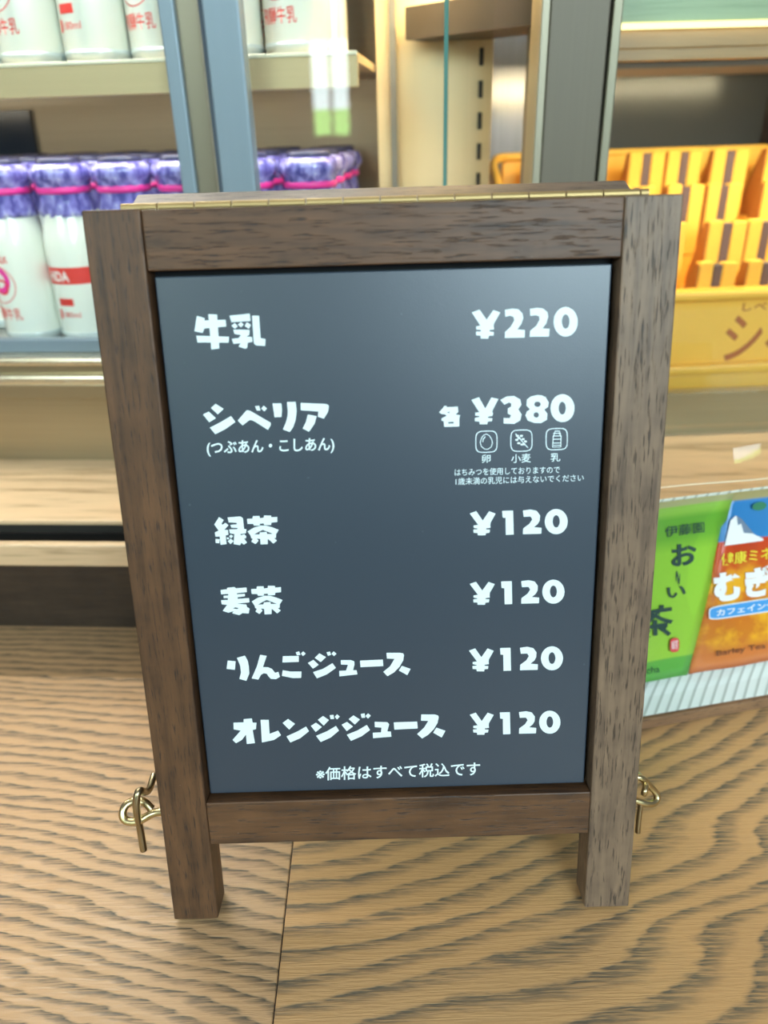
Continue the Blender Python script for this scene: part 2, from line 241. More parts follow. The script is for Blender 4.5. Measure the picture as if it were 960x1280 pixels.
GLYPHS={"milk":[[[-1483,6164,-1410,6160,-1416,5881,-1484,5874]],[[-1580,6153,-1516,6133,-1521,6114,-1342,6115,-1342,6060,-1527,6049,-1545,6013,-1612,6029]],[[-1600,5992,-1326,5975,-1334,5927,-1596,5936]],[[-1307,6147,-1137,6159,-1135,6099,-1295,6094]],[[-1268,6086,-1244,6058,-1272,6040,-1298,6065]],[[-1216,6093,-1194,6072,-1218,6049,-1243,6072]],[[-1167,6090,-1134,6069,-1153,6035,-1186,6060]],[[-1284,6033,-1148,6027,-1153,5988,-1179,5971,-1133,5969,-1131,5928,-1171,5922,-1181,5879,-1197,5872,-1252,5892,-1232,5920,-1293,5915,-1303,5957,-1246,5962,-1223,5986,-1279,5998]],[[-1118,6142,-1060,6140,-1060,5956,-1020,5948,-1027,5890,-1103,5897,-1121,5917]]],"siberia":[[[-1490,5413,-1424,5367,-1479,5321,-1534,5378]],[[-1555,5347,-1498,5288,-1560,5254,-1608,5324]],[[-1366,5303,-1332,5250,-1425,5190,-1517,5147,-1559,5207,-1459,5253]],[[-1229,5348,-1216,5349,-1196,5344,-1025,5234,-1026,5214,-1054,5172,-1158,5245,-1190,5262,-1204,5264,-1223,5253,-1272,5218,-1311,5262]],[[-1151,5382,-1115,5386,-1107,5344,-1138,5343]],[[-1076,5386,-1049,5360,-1073,5335,-1099,5361]],[[-998,5402,-922,5401,-920,5339,-929,5282,-989,5282]],[[-872,5411,-798,5410,-793,5329,-807,5251,-833,5189,-865,5148,-923,5172,-893,5234,-875,5286,-870,5331]],[[-754,5400,-538,5384,-519,5377,-512,5363,-522,5315,-561,5257,-612,5275,-605,5320,-758,5336]],[[-698,5297,-622,5280,-645,5213,-696,5145,-750,5175,-719,5232]]],"green":[[[-1552,4390,-1511,4361,-1535,4329,-1528,4315,-1499,4335,-1473,4310,-1516,4268,-1482,4267,-1482,4220,-1507,4214,-1507,4131,-1562,4125,-1562,4205,-1601,4206,-1603,4246,-1567,4262,-1601,4321]],[[-1602,4184,-1564,4180,-1572,4142,-1605,4145]],[[-1498,4196,-1476,4191,-1486,4176,-1499,4181]],[[-1475,4384,-1359,4391,-1337,4373,-1335,4270,-1314,4269,-1321,4230,-1372,4224,-1367,4210,-1338,4222,-1320,4201,-1324,4183,-1342,4180,-1319,4140,-1348,4121,-1371,4141,-1383,4116,-1442,4129,-1427,4226,-1467,4234,-1470,4270,-1396,4271,-1392,4282,-1449,4287,-1457,4313,-1395,4318,-1398,4332,-1469,4338]],[[-1458,4220,-1439,4205,-1461,4185,-1476,4207]],[[-1465,4182,-1438,4158,-1471,4130,-1493,4159]],[[-1301,4366,-1252,4367,-1247,4390,-1186,4390,-1184,4368,-1148,4373,-1145,4394,-1081,4390,-1081,4374,-1027,4376,-1029,4328,-1084,4324,-1087,4301,-1150,4302,-1154,4318,-1188,4317,-1189,4299,-1244,4300,-1249,4317,-1300,4318]],[[-1306,4247,-1245,4281,-1182,4298,-1135,4297,-1082,4280,-1021,4253,-1049,4211,-1051,4178,-1068,4175,-1044,4151,-1079,4123,-1110,4155,-1127,4170,-1131,4119,-1196,4118,-1197,4172,-1226,4176,-1212,4154,-1242,4123,-1279,4148,-1264,4174,-1277,4182,-1282,4207],[-1250,4215,-1207,4239,-1166,4257,-1125,4239,-1076,4216,-1130,4217,-1132,4237,-1194,4234,-1199,4215]]],"barley":[[[-1601,3683,-1541,3688,-1538,3703,-1471,3709,-1456,3695,-1358,3700,-1359,3655,-1452,3646,-1453,3635,-1379,3638,-1379,3614,-1449,3605,-1450,3590,-1343,3594,-1342,3551,-1461,3541,-1374,3530,-1369,3504,-1346,3488,-1358,3438,-1416,3444,-1448,3424,-1513,3445,-1497,3466,-1549,3452,-1599,3473,-1553,3532,-1603,3539,-1606,3580,-1542,3581,-1540,3600,-1579,3601,-1577,3624,-1534,3626,-1533,3641,-1600,3640],[-1504,3493,-1477,3505,-1449,3496,-1462,3486]],[[-1316,3683,-1267,3684,-1261,3708,-1200,3708,-1198,3685,-1162,3690,-1158,3712,-1093,3708,-1093,3691,-1039,3694,-1041,3644,-1096,3639,-1099,3616,-1163,3616,-1167,3633,-1202,3632,-1203,3613,-1258,3615,-1264,3632,-1315,3634]],[[-1321,3559,-1260,3595,-1196,3613,-1148,3611,-1094,3593,-1032,3565,-1061,3521,-1063,3488,-1081,3484,-1056,3459,-1091,3430,-1122,3463,-1140,3479,-1144,3426,-1210,3424,-1211,3481,-1240,3486,-1227,3463,-1257,3430,-1294,3456,-1278,3483,-1292,3491,-1297,3517],[-1265,3525,-1221,3551,-1180,3570,-1138,3551,-1088,3527,-1144,3528,-1146,3549,-1208,3546,-1213,3526]]],"apple":[[[-1597,2957,-1522,2946,-1537,2856,-1615,2869]],[[-1507,2982,-1429,3003,-1406,2947,-1400,2888,-1401,2814,-1436,2734,-1502,2758,-1480,2827,-1483,2902]],[[-1283,3007,-1221,2994,-1266,2876,-1218,2874,-1181,2855,-1153,2811,-1121,2821,-1110,2767,-1150,2743,-1198,2748,-1220,2776,-1233,2803,-1261,2811,-1291,2794,-1319,2744,-1383,2759,-1323,2886]],[[-1067,2986,-915,2984,-919,2921,-1076,2920]],[[-1078,2837,-1005,2820,-899,2817,-906,2749,-985,2749,-1090,2777]],[[-942,3022,-909,3031,-898,2994,-932,2990]],[[-871,3030,-847,3006,-875,2980,-893,3008]],[[-777,2937,-729,2883,-787,2844,-832,2907]],[[-716,3004,-656,2962,-709,2911,-764,2958]],[[-597,2896,-566,2845,-656,2779,-754,2739,-789,2807,-691,2839]],[[-649,3013,-615,3020,-605,2985,-636,2975]],[[-579,3021,-554,2994,-579,2970,-602,2998]],[[-516,2926,-418,2923,-388,2909,-386,2877,-403,2815,-369,2814,-362,2769,-536,2753,-536,2812,-471,2813,-449,2874,-516,2879]],[[-332,2915,-113,2918,-111,2849,-330,2845]],[[-76,2989,54,2985,82,2978,91,2962,82,2904,45,2836,-9,2779,-73,2740,-113,2788,-46,2844,-1,2923,-74,2928]],[[68,2846,151,2811,118,2745,38,2797]]],"orange":[[[-1496,2317,-1415,2323,-1411,2275,-1373,2274,-1384,2201,-1417,2193,-1406,2044,-1487,2037,-1487,2143,-1532,2085,-1593,2050,-1624,2088,-1535,2190,-1603,2206,-1599,2281,-1499,2281]],[[-1331,2304,-1251,2301,-1253,2144,-1167,2178,-1142,2125,-1215,2074,-1336,2049]],[[-1061,2305,-996,2248,-1057,2185,-1118,2262]],[[-889,2215,-863,2161,-954,2085,-1055,2040,-1089,2110,-972,2165]],[[-716,2326,-661,2279,-716,2218,-770,2285]],[[-789,2254,-734,2203,-798,2150,-842,2220]],[[-595,2211,-567,2158,-653,2082,-754,2035,-797,2106,-685,2155]],[[-651,2333,-613,2336,-609,2290,-644,2289]],[[-578,2341,-553,2314,-581,2283,-602,2313]],[[-418,2323,-356,2275,-408,2221,-467,2283]],[[-484,2253,-428,2199,-491,2149,-539,2223]],[[-290,2212,-261,2154,-346,2087,-454,2038,-493,2109,-384,2154]],[[-346,2336,-308,2342,-304,2293,-339,2292]],[[-274,2341,-248,2314,-276,2282,-301,2312]],[[-212,2244,-88,2236,-71,2213,-91,2132,-56,2130,-52,2072,-234,2061,-235,2123,-154,2124,-147,2177,-213,2186]],[[-25,2232,205,2233,210,2156,-21,2150]],[[247,2311,384,2306,413,2292,418,2275,406,2211,369,2142,313,2082,252,2041,203,2093,273,2163,315,2236,243,2242]],[[394,2159,484,2120,446,2045,362,2103]]],"p220":[[[725,6116,790,6137,850,6053,905,6130,964,6110,913,6022,909,5999,914,5972,877,5969,875,5956,912,5950,910,5922,871,5921,865,5897,802,5900,801,5923,762,5928,762,5959,803,5958,801,5971,763,5976,763,6001,798,6006]],[[1003,6129,1066,6137,1115,6131,1150,6097,1158,6058,1143,6011,1109,5966,1175,5960,1173,5897,1007,5899,1006,5948,1054,5990,1083,6041,1077,6070,1048,6081,1007,6074]],[[1213,6131,1272,6138,1321,6132,1361,6100,1368,6062,1353,6010,1321,5968,1383,5964,1380,5900,1217,5903,1218,5951,1271,5993,1296,6040,1292,6069,1264,6079,1217,6074]],[[1618,6015,1617,5988,1611,5962,1600,5939,1584,5920,1565,5906,1544,5898,1522,5895,1499,5899,1477,5909,1457,5924,1440,5944,1427,5967,1419,5993,1415,6021,1417,6048,1423,6073,1435,6095,1450,6114,1469,6128,1490,6136,1512,6139,1535,6135,1556,6125,1576,6111,1593,6091,1606,6068,1615,6042],[1549,6019,1549,6006,1547,5993,1544,5982,1539,5973,1533,5966,1526,5961,1519,5960,1512,5962,1505,5966,1498,5974,1493,5983,1488,5995,1486,6007,1484,6021,1484,6034,1486,6046,1490,6057,1495,6067,1501,6073,1507,6078,1514,6079,1522,6077,1529,6073,1535,6065,1541,6056,1545,6045,1548,6032]]],"p380":[[[490,5337,512,5336,507,5326,562,5326,607,5328,611,5281,588,5259,627,5252,620,5219,620,5153,489,5153,483,5203,463,5210,467,5230,509,5249,499,5262,463,5267,444,5283,477,5319],[522,5195,568,5197,572,5181,525,5181],[512,5281,538,5286,530,5270]],[[725,5382,790,5404,846,5304,898,5398,959,5383,908,5283,908,5267,915,5266,909,5237,869,5231,870,5221,909,5217,905,5191,870,5189,864,5165,798,5167,795,5191,756,5195,756,5224,795,5231,795,5240,758,5245,760,5271,794,5273]],[[976,5375,1030,5403,1095,5405,1148,5374,1160,5328,1134,5289,1164,5242,1152,5190,1100,5161,1008,5168,1007,5217,1060,5213,1072,5239,1043,5253,1043,5299,1071,5315,1070,5343,1051,5351,1012,5332]],[[1297,5408,1336,5403,1369,5387,1397,5340,1391,5301,1359,5280,1389,5242,1386,5190,1337,5162,1278,5164,1218,5188,1197,5235,1209,5267,1235,5286,1204,5320,1207,5372,1239,5397],[1328,5327,1325,5317,1318,5309,1306,5305,1293,5305,1282,5310,1274,5318,1270,5328,1273,5339,1281,5347,1292,5351,1305,5350,1317,5346,1325,5337],[1315,5234,1313,5224,1307,5216,1297,5211,1287,5212,1277,5217,1270,5225,1268,5235,1270,5246,1276,5254,1285,5258,1296,5258,1306,5253,1312,5244]],[[1623,5284,1622,5257,1615,5231,1604,5208,1588,5190,1569,5175,1547,5167,1523,5165,1500,5168,1477,5178,1457,5193,1440,5213,1426,5237,1418,5263,1414,5290,1416,5317,1423,5343,1434,5365,1450,5384,1469,5398,1491,5406,1514,5409,1537,5405,1560,5395,1580,5380,1597,5361,1611,5337,1620,5311],[1548,5286,1546,5267,1542,5250,1534,5238,1524,5231,1513,5232,1502,5239,1493,5252,1487,5269,1485,5288,1486,5307,1491,5324,1499,5337,1509,5343,1519,5343,1530,5336,1539,5323,1545,5306]]],"p120a":[[[715,4355,774,4375,833,4285,890,4371,949,4346,904,4262,902,4238,905,4214,864,4209,864,4199,900,4195,895,4165,864,4164,859,4143,790,4145,787,4166,751,4170,748,4200,787,4203,787,4210,751,4218,751,4240,792,4244]],[[1008,4371,1107,4371,1117,4142,1045,4141,1040,4303,1013,4307]],[[1196,4368,1265,4376,1321,4361,1353,4318,1351,4270,1335,4238,1300,4207,1370,4199,1369,4142,1201,4143,1203,4199,1258,4240,1283,4282,1266,4310,1205,4308]],[[1606,4251,1604,4224,1598,4199,1586,4177,1570,4158,1551,4144,1529,4136,1506,4134,1482,4137,1460,4147,1439,4162,1422,4182,1409,4205,1400,4231,1397,4257,1399,4284,1406,4309,1417,4331,1433,4350,1452,4363,1474,4372,1497,4374,1520,4370,1543,4361,1563,4346,1580,4326,1594,4303,1602,4278],[1534,4255,1534,4242,1532,4230,1528,4219,1524,4210,1518,4203,1511,4199,1503,4197,1496,4199,1489,4204,1483,4211,1477,4220,1473,4232,1470,4244,1469,4257,1469,4271,1471,4283,1474,4294,1479,4303,1485,4310,1492,4314,1499,4315,1507,4314,1514,4309,1520,4302,1526,4292,1530,4281,1533,4269]]],"p120b":[[[717,3671,776,3690,835,3600,892,3686,951,3661,906,3577,903,3553,907,3528,866,3524,866,3513,902,3510,897,3479,866,3478,861,3457,792,3459,790,3481,754,3484,751,3514,789,3518,789,3524,754,3533,753,3554,794,3559]],[[1009,3686,1108,3686,1117,3456,1046,3455,1041,3617,1014,3622]],[[1196,3683,1265,3691,1321,3676,1352,3632,1351,3584,1334,3552,1300,3521,1369,3513,1368,3456,1201,3457,1203,3513,1258,3555,1282,3597,1266,3624,1205,3623]],[[1604,3565,1602,3538,1596,3513,1584,3490,1568,3472,1549,3458,1527,3450,1504,3447,1481,3451,1458,3461,1438,3476,1421,3496,1408,3519,1399,3545,1396,3572,1398,3599,1405,3624,1416,3646,1432,3665,1451,3678,1473,3687,1496,3689,1519,3685,1541,3676,1561,3661,1578,3641,1592,3618,1600,3592],[1533,3570,1532,3557,1530,3544,1527,3533,1522,3524,1516,3517,1509,3513,1502,3511,1495,3513,1488,3518,1481,3525,1476,3535,1471,3546,1469,3559,1467,3572,1468,3585,1470,3597,1473,3608,1478,3618,1484,3625,1491,3629,1498,3630,1505,3628,1512,3624,1519,3616,1524,3607,1528,3596,1531,3583]]],"p120c":[[[712,2987,772,3008,832,2913,890,3004,950,2977,905,2888,902,2863,905,2837,864,2832,864,2821,900,2817,896,2786,864,2784,859,2761,788,2764,786,2787,750,2790,746,2822,786,2826,786,2833,749,2842,749,2865,791,2869]],[[1010,3004,1110,3004,1120,2761,1047,2760,1042,2931,1015,2936]],[[1200,3001,1270,3009,1328,2993,1360,2947,1358,2896,1342,2862,1306,2829,1377,2821,1376,2761,1206,2762,1207,2821,1264,2865,1288,2910,1272,2939,1210,2937]],[[1617,2876,1615,2848,1608,2821,1596,2797,1580,2777,1561,2763,1538,2754,1515,2752,1491,2756,1468,2766,1448,2782,1430,2803,1417,2827,1408,2855,1404,2883,1406,2911,1413,2938,1425,2962,1441,2981,1461,2996,1483,3004,1506,3007,1530,3003,1552,2993,1573,2977,1590,2956,1604,2932,1613,2905],[1544,2881,1543,2867,1541,2854,1538,2842,1533,2832,1527,2825,1520,2821,1513,2819,1505,2821,1498,2826,1491,2834,1486,2844,1481,2856,1478,2869,1477,2883,1477,2897,1479,2910,1483,2922,1488,2932,1494,2939,1501,2943,1508,2944,1516,2943,1523,2938,1529,2930,1535,2920,1539,2908,1542,2895]]],"p120d":[[[723,2292,782,2313,841,2217,899,2309,959,2282,913,2191,911,2166,914,2139,873,2135,873,2123,909,2119,904,2087,873,2086,868,2063,798,2065,796,2088,760,2092,756,2125,796,2128,796,2135,759,2144,759,2167,801,2172]],[[1018,2308,1117,2308,1127,2062,1054,2061,1050,2235,1023,2239]],[[1206,2305,1276,2313,1332,2298,1364,2251,1363,2199,1346,2165,1311,2132,1381,2123,1380,2062,1212,2063,1213,2123,1269,2168,1293,2213,1277,2242,1216,2241]],[[1618,2179,1617,2150,1610,2123,1598,2099,1583,2079,1563,2064,1541,2055,1518,2053,1494,2057,1472,2067,1451,2083,1434,2104,1420,2129,1412,2157,1408,2186,1410,2215,1417,2242,1429,2266,1445,2285,1464,2300,1486,2309,1509,2311,1532,2307,1555,2297,1575,2281,1593,2260,1606,2235,1615,2208],[1546,2184,1546,2170,1544,2156,1540,2144,1536,2134,1530,2127,1523,2123,1515,2121,1508,2123,1501,2128,1494,2136,1489,2146,1484,2158,1482,2172,1480,2186,1481,2200,1483,2213,1486,2225,1491,2235,1497,2242,1504,2247,1511,2248,1518,2246,1526,2241,1532,2234,1538,2224,1542,2211,1545,2198]]],"icons":[[[956,5010,956,4973,955,4957,952,4945,948,4935,942,4928,934,4921,925,4917,913,4914,898,4912,860,4911,823,4912,807,4914,795,4917,786,4921,778,4927,772,4935,767,4945,764,4957,762,4973,762,5011,762,5048,764,5064,767,5076,771,5085,777,5093,785,5099,794,5103,805,5107,821,5108,858,5109,895,5108,910,5107,922,5104,932,5099,939,5093,945,5085,950,5076,953,5064,955,5048],[949,5011,949,4973,947,4958,945,4948,941,4940,936,4933,930,4928,922,4924,911,4921,897,4920,860,4919,823,4920,808,4921,798,4924,790,4928,784,4933,779,4939,775,4947,772,4958,770,4973,769,5010,770,5048,771,5062,774,5073,778,5081,783,5087,789,5092,797,5096,807,5099,822,5101,858,5101,895,5101,909,5099,920,5096,928,5092,934,5087,939,5081,943,5073,946,5063,948,5048]],[[1265,5011,1266,4973,1264,4957,1261,4945,1257,4936,1251,4928,1244,4922,1235,4917,1223,4914,1207,4912,1170,4912,1133,4912,1117,4914,1105,4917,1096,4922,1088,4928,1082,4936,1077,4946,1074,4957,1071,4973,1070,5011,1070,5049,1072,5064,1074,5076,1079,5086,1085,5093,1092,5099,1101,5104,1113,5107,1128,5109,1165,5110,1202,5109,1218,5107,1229,5104,1239,5100,1247,5093,1253,5086,1258,5076,1261,5064,1263,5049],[1257,5011,1258,4974,1257,4959,1254,4948,1250,4940,1246,4934,1239,4929,1232,4925,1221,4922,1207,4920,1170,4919,1133,4920,1118,4922,1108,4925,1099,4928,1093,4933,1088,4940,1084,4948,1081,4959,1079,4973,1078,5011,1078,5048,1079,5063,1082,5073,1085,5081,1090,5088,1096,5093,1104,5097,1114,5100,1129,5101,1166,5102,1202,5101,1217,5100,1227,5097,1235,5093,1242,5088,1247,5082,1251,5074,1254,5063,1256,5049]],[[1575,5015,1576,4978,1575,4962,1573,4950,1568,4940,1563,4932,1555,4926,1546,4922,1535,4919,1519,4917,1482,4916,1444,4917,1429,4918,1417,4922,1407,4926,1399,4932,1393,4940,1388,4950,1385,4962,1382,4978,1381,5015,1380,5053,1381,5069,1384,5081,1388,5090,1394,5098,1401,5104,1410,5108,1422,5111,1437,5113,1474,5114,1511,5113,1527,5112,1539,5108,1548,5104,1556,5098,1562,5090,1567,5081,1571,5069,1573,5053],[1568,5016,1569,4978,1568,4963,1565,4953,1562,4944,1557,4938,1551,4933,1543,4929,1533,4926,1518,4925,1481,4924,1444,4924,1430,4926,1419,4929,1411,4933,1404,4938,1399,4944,1395,4952,1392,4963,1390,4978,1388,5015,1388,5053,1389,5067,1391,5078,1395,5086,1399,5092,1406,5097,1413,5101,1424,5104,1438,5106,1475,5106,1512,5106,1526,5104,1536,5101,1545,5097,1551,5092,1556,5086,1560,5078,1563,5068,1566,5053]],[[859,5082,886,5067,908,5032,916,4996,903,4959,873,4939,842,4942,812,4968,801,5004,811,5044,831,5072],[858,5075,881,5063,902,5029,909,4997,898,4963,871,4945,845,4948,817,4972,808,5004,817,5041,835,5067]],[[846,5059,827,5034,823,5009,830,5008,834,5031,852,5054]],[[1111,5072,1180,4991,1224,4943,1229,4948,1185,4996,1117,5077]],[[1146,5054,1143,5049,1136,5045,1127,5046,1120,5049,1117,5055,1120,5061,1127,5064,1136,5064,1143,5060]],[[1181,5053,1178,5048,1171,5044,1162,5045,1155,5048,1152,5054,1155,5060,1162,5063,1171,5063,1178,5059]],[[1141,5019,1138,5013,1131,5010,1122,5010,1115,5014,1112,5019,1115,5025,1122,5028,1131,5028,1138,5024]],[[1159,5034,1157,5029,1150,5026,1141,5026,1134,5030,1131,5035,1133,5041,1140,5044,1149,5044,1157,5040]],[[1196,5024,1193,5018,1186,5015,1177,5015,1170,5019,1167,5025,1170,5030,1177,5033,1186,5033,1193,5030]],[[1159,4989,1156,4983,1149,4980,1140,4980,1133,4984,1130,4990,1132,4995,1140,4999,1148,4998,1156,4995]],[[1218,5002,1215,4996,1208,4993,1199,4993,1192,4997,1189,5003,1191,5008,1199,5012,1207,5011,1215,5008]],[[1186,4976,1183,4970,1176,4967,1167,4967,1160,4971,1157,4976,1160,4982,1167,4985,1176,4985,1183,4981]],[[1205,4978,1202,4972,1195,4969,1186,4969,1179,4973,1176,4979,1179,4984,1186,4988,1195,4987,1202,4984]],[[1457,5090,1504,5089,1505,5067,1519,5042,1520,4942,1441,4942,1443,5044,1455,5068],[1460,5083,1501,5082,1497,5065,1511,5041,1514,4947,1447,4947,1450,5043,1463,5066]],[[1446,5064,1511,5064,1510,5071,1445,5071]],[[1447,5040,1512,5040,1511,5047,1446,5047]],[[1448,5011,1513,5011,1512,5018,1447,5018]],[[1449,4977,1514,4977,1513,4984,1448,4984]],[[1450,4957,1515,4957,1514,4963,1449,4963]]]}
TEXTS=[('(つぶあん・こしあん)', 0.018, [-0.08009, 0.25433, -0.02384, 0.25444, -0.02417, 0.24747, -0.08038, 0.24752]), ('卵', 0.006, [0.04093, 0.2448, 0.04483, 0.2448, 0.04487, 0.24099, 0.04096, 0.241]), ('小麦', 0.006, [0.05398, 0.24452, 0.0627, 0.2447, 0.06281, 0.24063, 0.05406, 0.2406]), ('乳', 0.006, [0.07142, 0.24455, 0.07568, 0.24449, 0.07582, 0.24068, 0.07156, 0.24063]), ('はちみつを使用しておりますので', 0.003, [0.02897, 0.23866, 0.07576, 0.23857, 0.07589, 0.23527, 0.02897, 0.2354]), ('1歳未満の乳児には与えないでください', 0.003, [0.02936, 0.2345, 0.08657, 0.23451, 0.08672, 0.23126, 0.02936, 0.23118]), ('※価格はすべて税込です', 0.012, [-0.04083, 0.08737, 0.04146, 0.08782, 0.04152, 0.07966, -0.04125, 0.07944])]
HOOKS={"left_eye":[[-0.12234,0.01,0.05973],[-0.12651,0.0095,0.05975],[-0.13097,0.009,0.05724],[-0.13521,0.008,0.05537],[-0.14076,0.008,0.05582],[-0.14294,0.009,0.05817],[-0.14243,0.011,0.0622],[-0.14007,0.013,0.06363],[-0.13596,0.014,0.06426],[-0.13143,0.013,0.06333],[-0.1285,0.012,0.05992]],"left_hook":[[-0.13137,0.03,0.06782],[-0.1315,0.026,0.06653],[-0.13074,0.018,0.0667],[-0.13158,0.013,0.06944],[-0.1312,0.008,0.07465],[-0.13229,0.006,0.07468],[-0.1333,0.005,0.06902],[-0.13412,0.006,0.06124],[-0.13465,0.009,0.05173],[-0.13481,0.01,0.03631]],"right_eye":[[0.12248,0.012,0.07096],[0.12601,0.012,0.07039],[0.1298,0.013,0.06546],[0.13442,0.014,0.06045],[0.13592,0.013,0.05655],[0.13299,0.011,0.05495],[0.12828,0.009,0.05665],[0.12228,0.009,0.05914]],"right_hook":[[0.13115,0.03,0.05916],[0.12954,0.02,0.06359],[0.12788,0.01,0.06727],[0.12637,0.007,0.06593],[0.12631,0.008,0.06338]],"right_tail":[[0.12671,0.012,0.0544],[0.12618,0.012,0.04466],[0.12632,0.012,0.03666]]}


# ------------------------------------------------------------------ shared materials
WOOD_V = walnut('stained_oak_upright', 2); WOOD_V_LIT = walnut('stained_oak_upright_lit', 2, loc=(.37,.1,.7), light=(.25,.165,.105), dark=(.11,.073,.050))  # second is a lit copy: light on the right side put into its colour
WOOD_H = walnut('stained_oak_rail', 0, loc=(.2,.5,.1)); WOOD_H2 = walnut('stained_oak_rail_b', 0, loc=(1.2,.5,.4))
BRASS = mat('brass', (.62,.50,.27), .28, 1); BRASS_D = mat('aged_brass', (.40,.33,.20), .32, 1)
PRINT = mat('white_print', (.78,.93,.97), .45)
ALU = brushed('blue_grey_aluminium', (.22,.285,.335), .45, 2, .25, .04)
BRONZE = brushed('bronze_anodised_metal', (.36,.29,.18), .34, 0, .8)
BRONZE_L = brushed('pale_bronze_rail', (.66,.58,.42), .26, 0, .8)
OLIVE = brushed('olive_bronze_panel', (.30,.26,.16), .35, 0, .6)
POSTM = brushed('grey_bronze_post', (.135,.115,.082), .5, 2, .3)
DARK = mat('dark_gap', (.02,.018,.015), .6)

# ------------------------------------------------------------------ counter (setting)
counter = empty('floor', (0,0,0)); counter.name = 'trim_1'; tag(counter, kind='structure')
def F_left(g, x, y):       # y + .17(x+.15) + .8(.15-y)(x+.15): the grain steepens towards the front
    a = g.math('ADD', x, .15); return g.math('ADD', y, g.math('MULTIPLY', a, g.math('ADD', .17, g.math('MULTIPLY', g.math('SUBTRACT', .15, y), .8))))
def F_right(g, x, y):
    a = g.math('ADD', x, .062); return g.math('SUBTRACT', y, g.math('MULTIPLY', a, g.math('ADD', .12, g.math('MULTIPLY', a, 1.0))))
OAK_L = oak_top('oak_board_left', F_left, 112, 3.1, lambda g, x, y: .030, .46, ang=-.26)
OAK_R = oak_top('oak_board_right', F_right, 70, 8.4, lambda g, x, y: g.math('MAXIMUM', .035, g.math('MULTIPLY', g.math('SUBTRACT', g.math('ADD', x, .02), y), .40)), .46, warm=(.62,.355,.15), dark=(.105,.090,.065), ang=.24)
SEAM = -.0622
box('plank', OAK_L, counter, -.95, SEAM-.0003, -.55, .50, -.032, 0, .0006)
box('plank', OAK_R, counter, SEAM+.0003, .95, -.55, .50, -.032, 0, .0006)
box('joint', DARK, counter, SEAM-.002, SEAM+.002, -.549, .499, -.030, -.0012)

# ledge between counter and the display cases
LY = .2565
ledge = empty('wooden_ledge', (0, LY, 0), (0,0,-math.atan(.07))); ledge.name = 'trim_2'; tag(ledge, kind='structure')
POAK = pale_oak('pale_oak'); POAK2 = pale_oak('pale_oak_b', (.60,.42,.25), (.40,.27,.15), 18)
RISER = walnut('ledge_riser_wood', 0, light=(.055,.035,.022), dark=(.028,.018,.012))
box('riser', RISER, ledge, -.9, .9, .0, .015, 0, .080)
box('nosing', POAK2, ledge, -.9, .9, -.032, -.0245, .0795, .098, .0012)
box('groove_bottom', DARK, ledge, -.9, .9, -.0245, .014, .0801, .0835)  # near-black, the shade inside the groove is painted in
box('plank', POAK, ledge, -.9, .9, .0035, .30, .0965, .1005, .0008)
box('slot_shade_fill', DARK, ledge, -.9, .9, .0145, .30, .0836, .0964)  # near-black fill carries the shade of the slot under the plank

# ------------------------------------------------------------------ A-frame menu sign
LEAN = math.radians(10.435)
sign = empty('menu_sign', (0, 0, .0033), (-LEAN, 0, 0))
tag(sign, 'small dark wooden A-frame menu stand with slate-coloured price board on the counter', 'sign')
HW, ST, TOP, TH = .12, .0233, .3496, .018
box('stile', WOOD_V, sign, -HW, -HW+ST, 0, TH, 0, TOP, .0008)
box('stile', WOOD_V_LIT, sign, HW-ST, HW, 0, TH, 0, TOP-.0002, .0008)
box('rail', WOOD_H, sign, -HW+ST+.0004, HW-ST-.0001, .0004, TH, .3259, TOP-.0004, .0006)
box('rail', WOOD_H2, sign, -HW+ST+.0001, HW-ST-.0001, .0004, TH, .0464, .0712, .0006)
PANEL = mat('matt_slate_panel', (.022,.038,.060), .37, 0, Specular_IOR_Level=.85); g = N(PANEL)
g.bump(g.noise(g.coords(), 1500, 2), .12, .0002)
sp = g.ramp(g.noise(g.coords(), 260, 1), [(.80, (.024,.040,.062)), (.84, (.06,.085,.11))]); g.l(sp, g.b.inputs['Base Color'])
panel = box('price_board', PANEL, sign, -.0951, .0942, .0048, .0085, .0735, .3237, .0006)
box('backing_board', mat('black_backing', (.008,.008,.010), .7), sign, -HW+ST-.002, HW-ST+.002, .0125, .0145, .068, .330)
def print_group(key, label):
    bm = bmesh.new()
    for k, rings in enumerate(GLYPHS[key]):
        poly_faces(bm, rings, .00465-(k % 4)*.00001, 1/2e4)
    o = build('lettering', bm, PRINT, panel); o['label'] = label; return normals_to(o, (0,-1,0))
for key, lab in (('milk','white lettering for milk, top row'), ('siberia','white lettering for layered cake, second row'), ('green','white lettering for green tea'), ('barley','white lettering for barley tea'),
                 ('apple','white lettering for apple juice'), ('orange','white lettering for orange juice'), ('p220','white price 220 yen'), ('p380','white price 380 yen each'),
                 ('p120a','white price 120 yen beside green tea'), ('p120b','white price 120 yen beside barley tea'), ('p120c','white price 120 yen beside apple juice'), ('p120d','white price 120 yen beside orange juice'),
                 ('icons','three small white allergen icons: egg, wheat, milk')):
    print_group(key, lab)
for s, bold, q in TEXTS:
    def fn(a, b, q=q):
        tl, tr, br, bl = (Vector((q[i], q[i+1])) for i in (0,2,4,6))
        p = tl.lerp(tr, a).lerp(bl.lerp(br, a), 1-b); return (p.x, .00462, p.y)
    o = text_on('lettering', s, PRINT, panel, fn, bold); normals_to(o, (0,-1,0)); o['label'] = 'small white lettering'
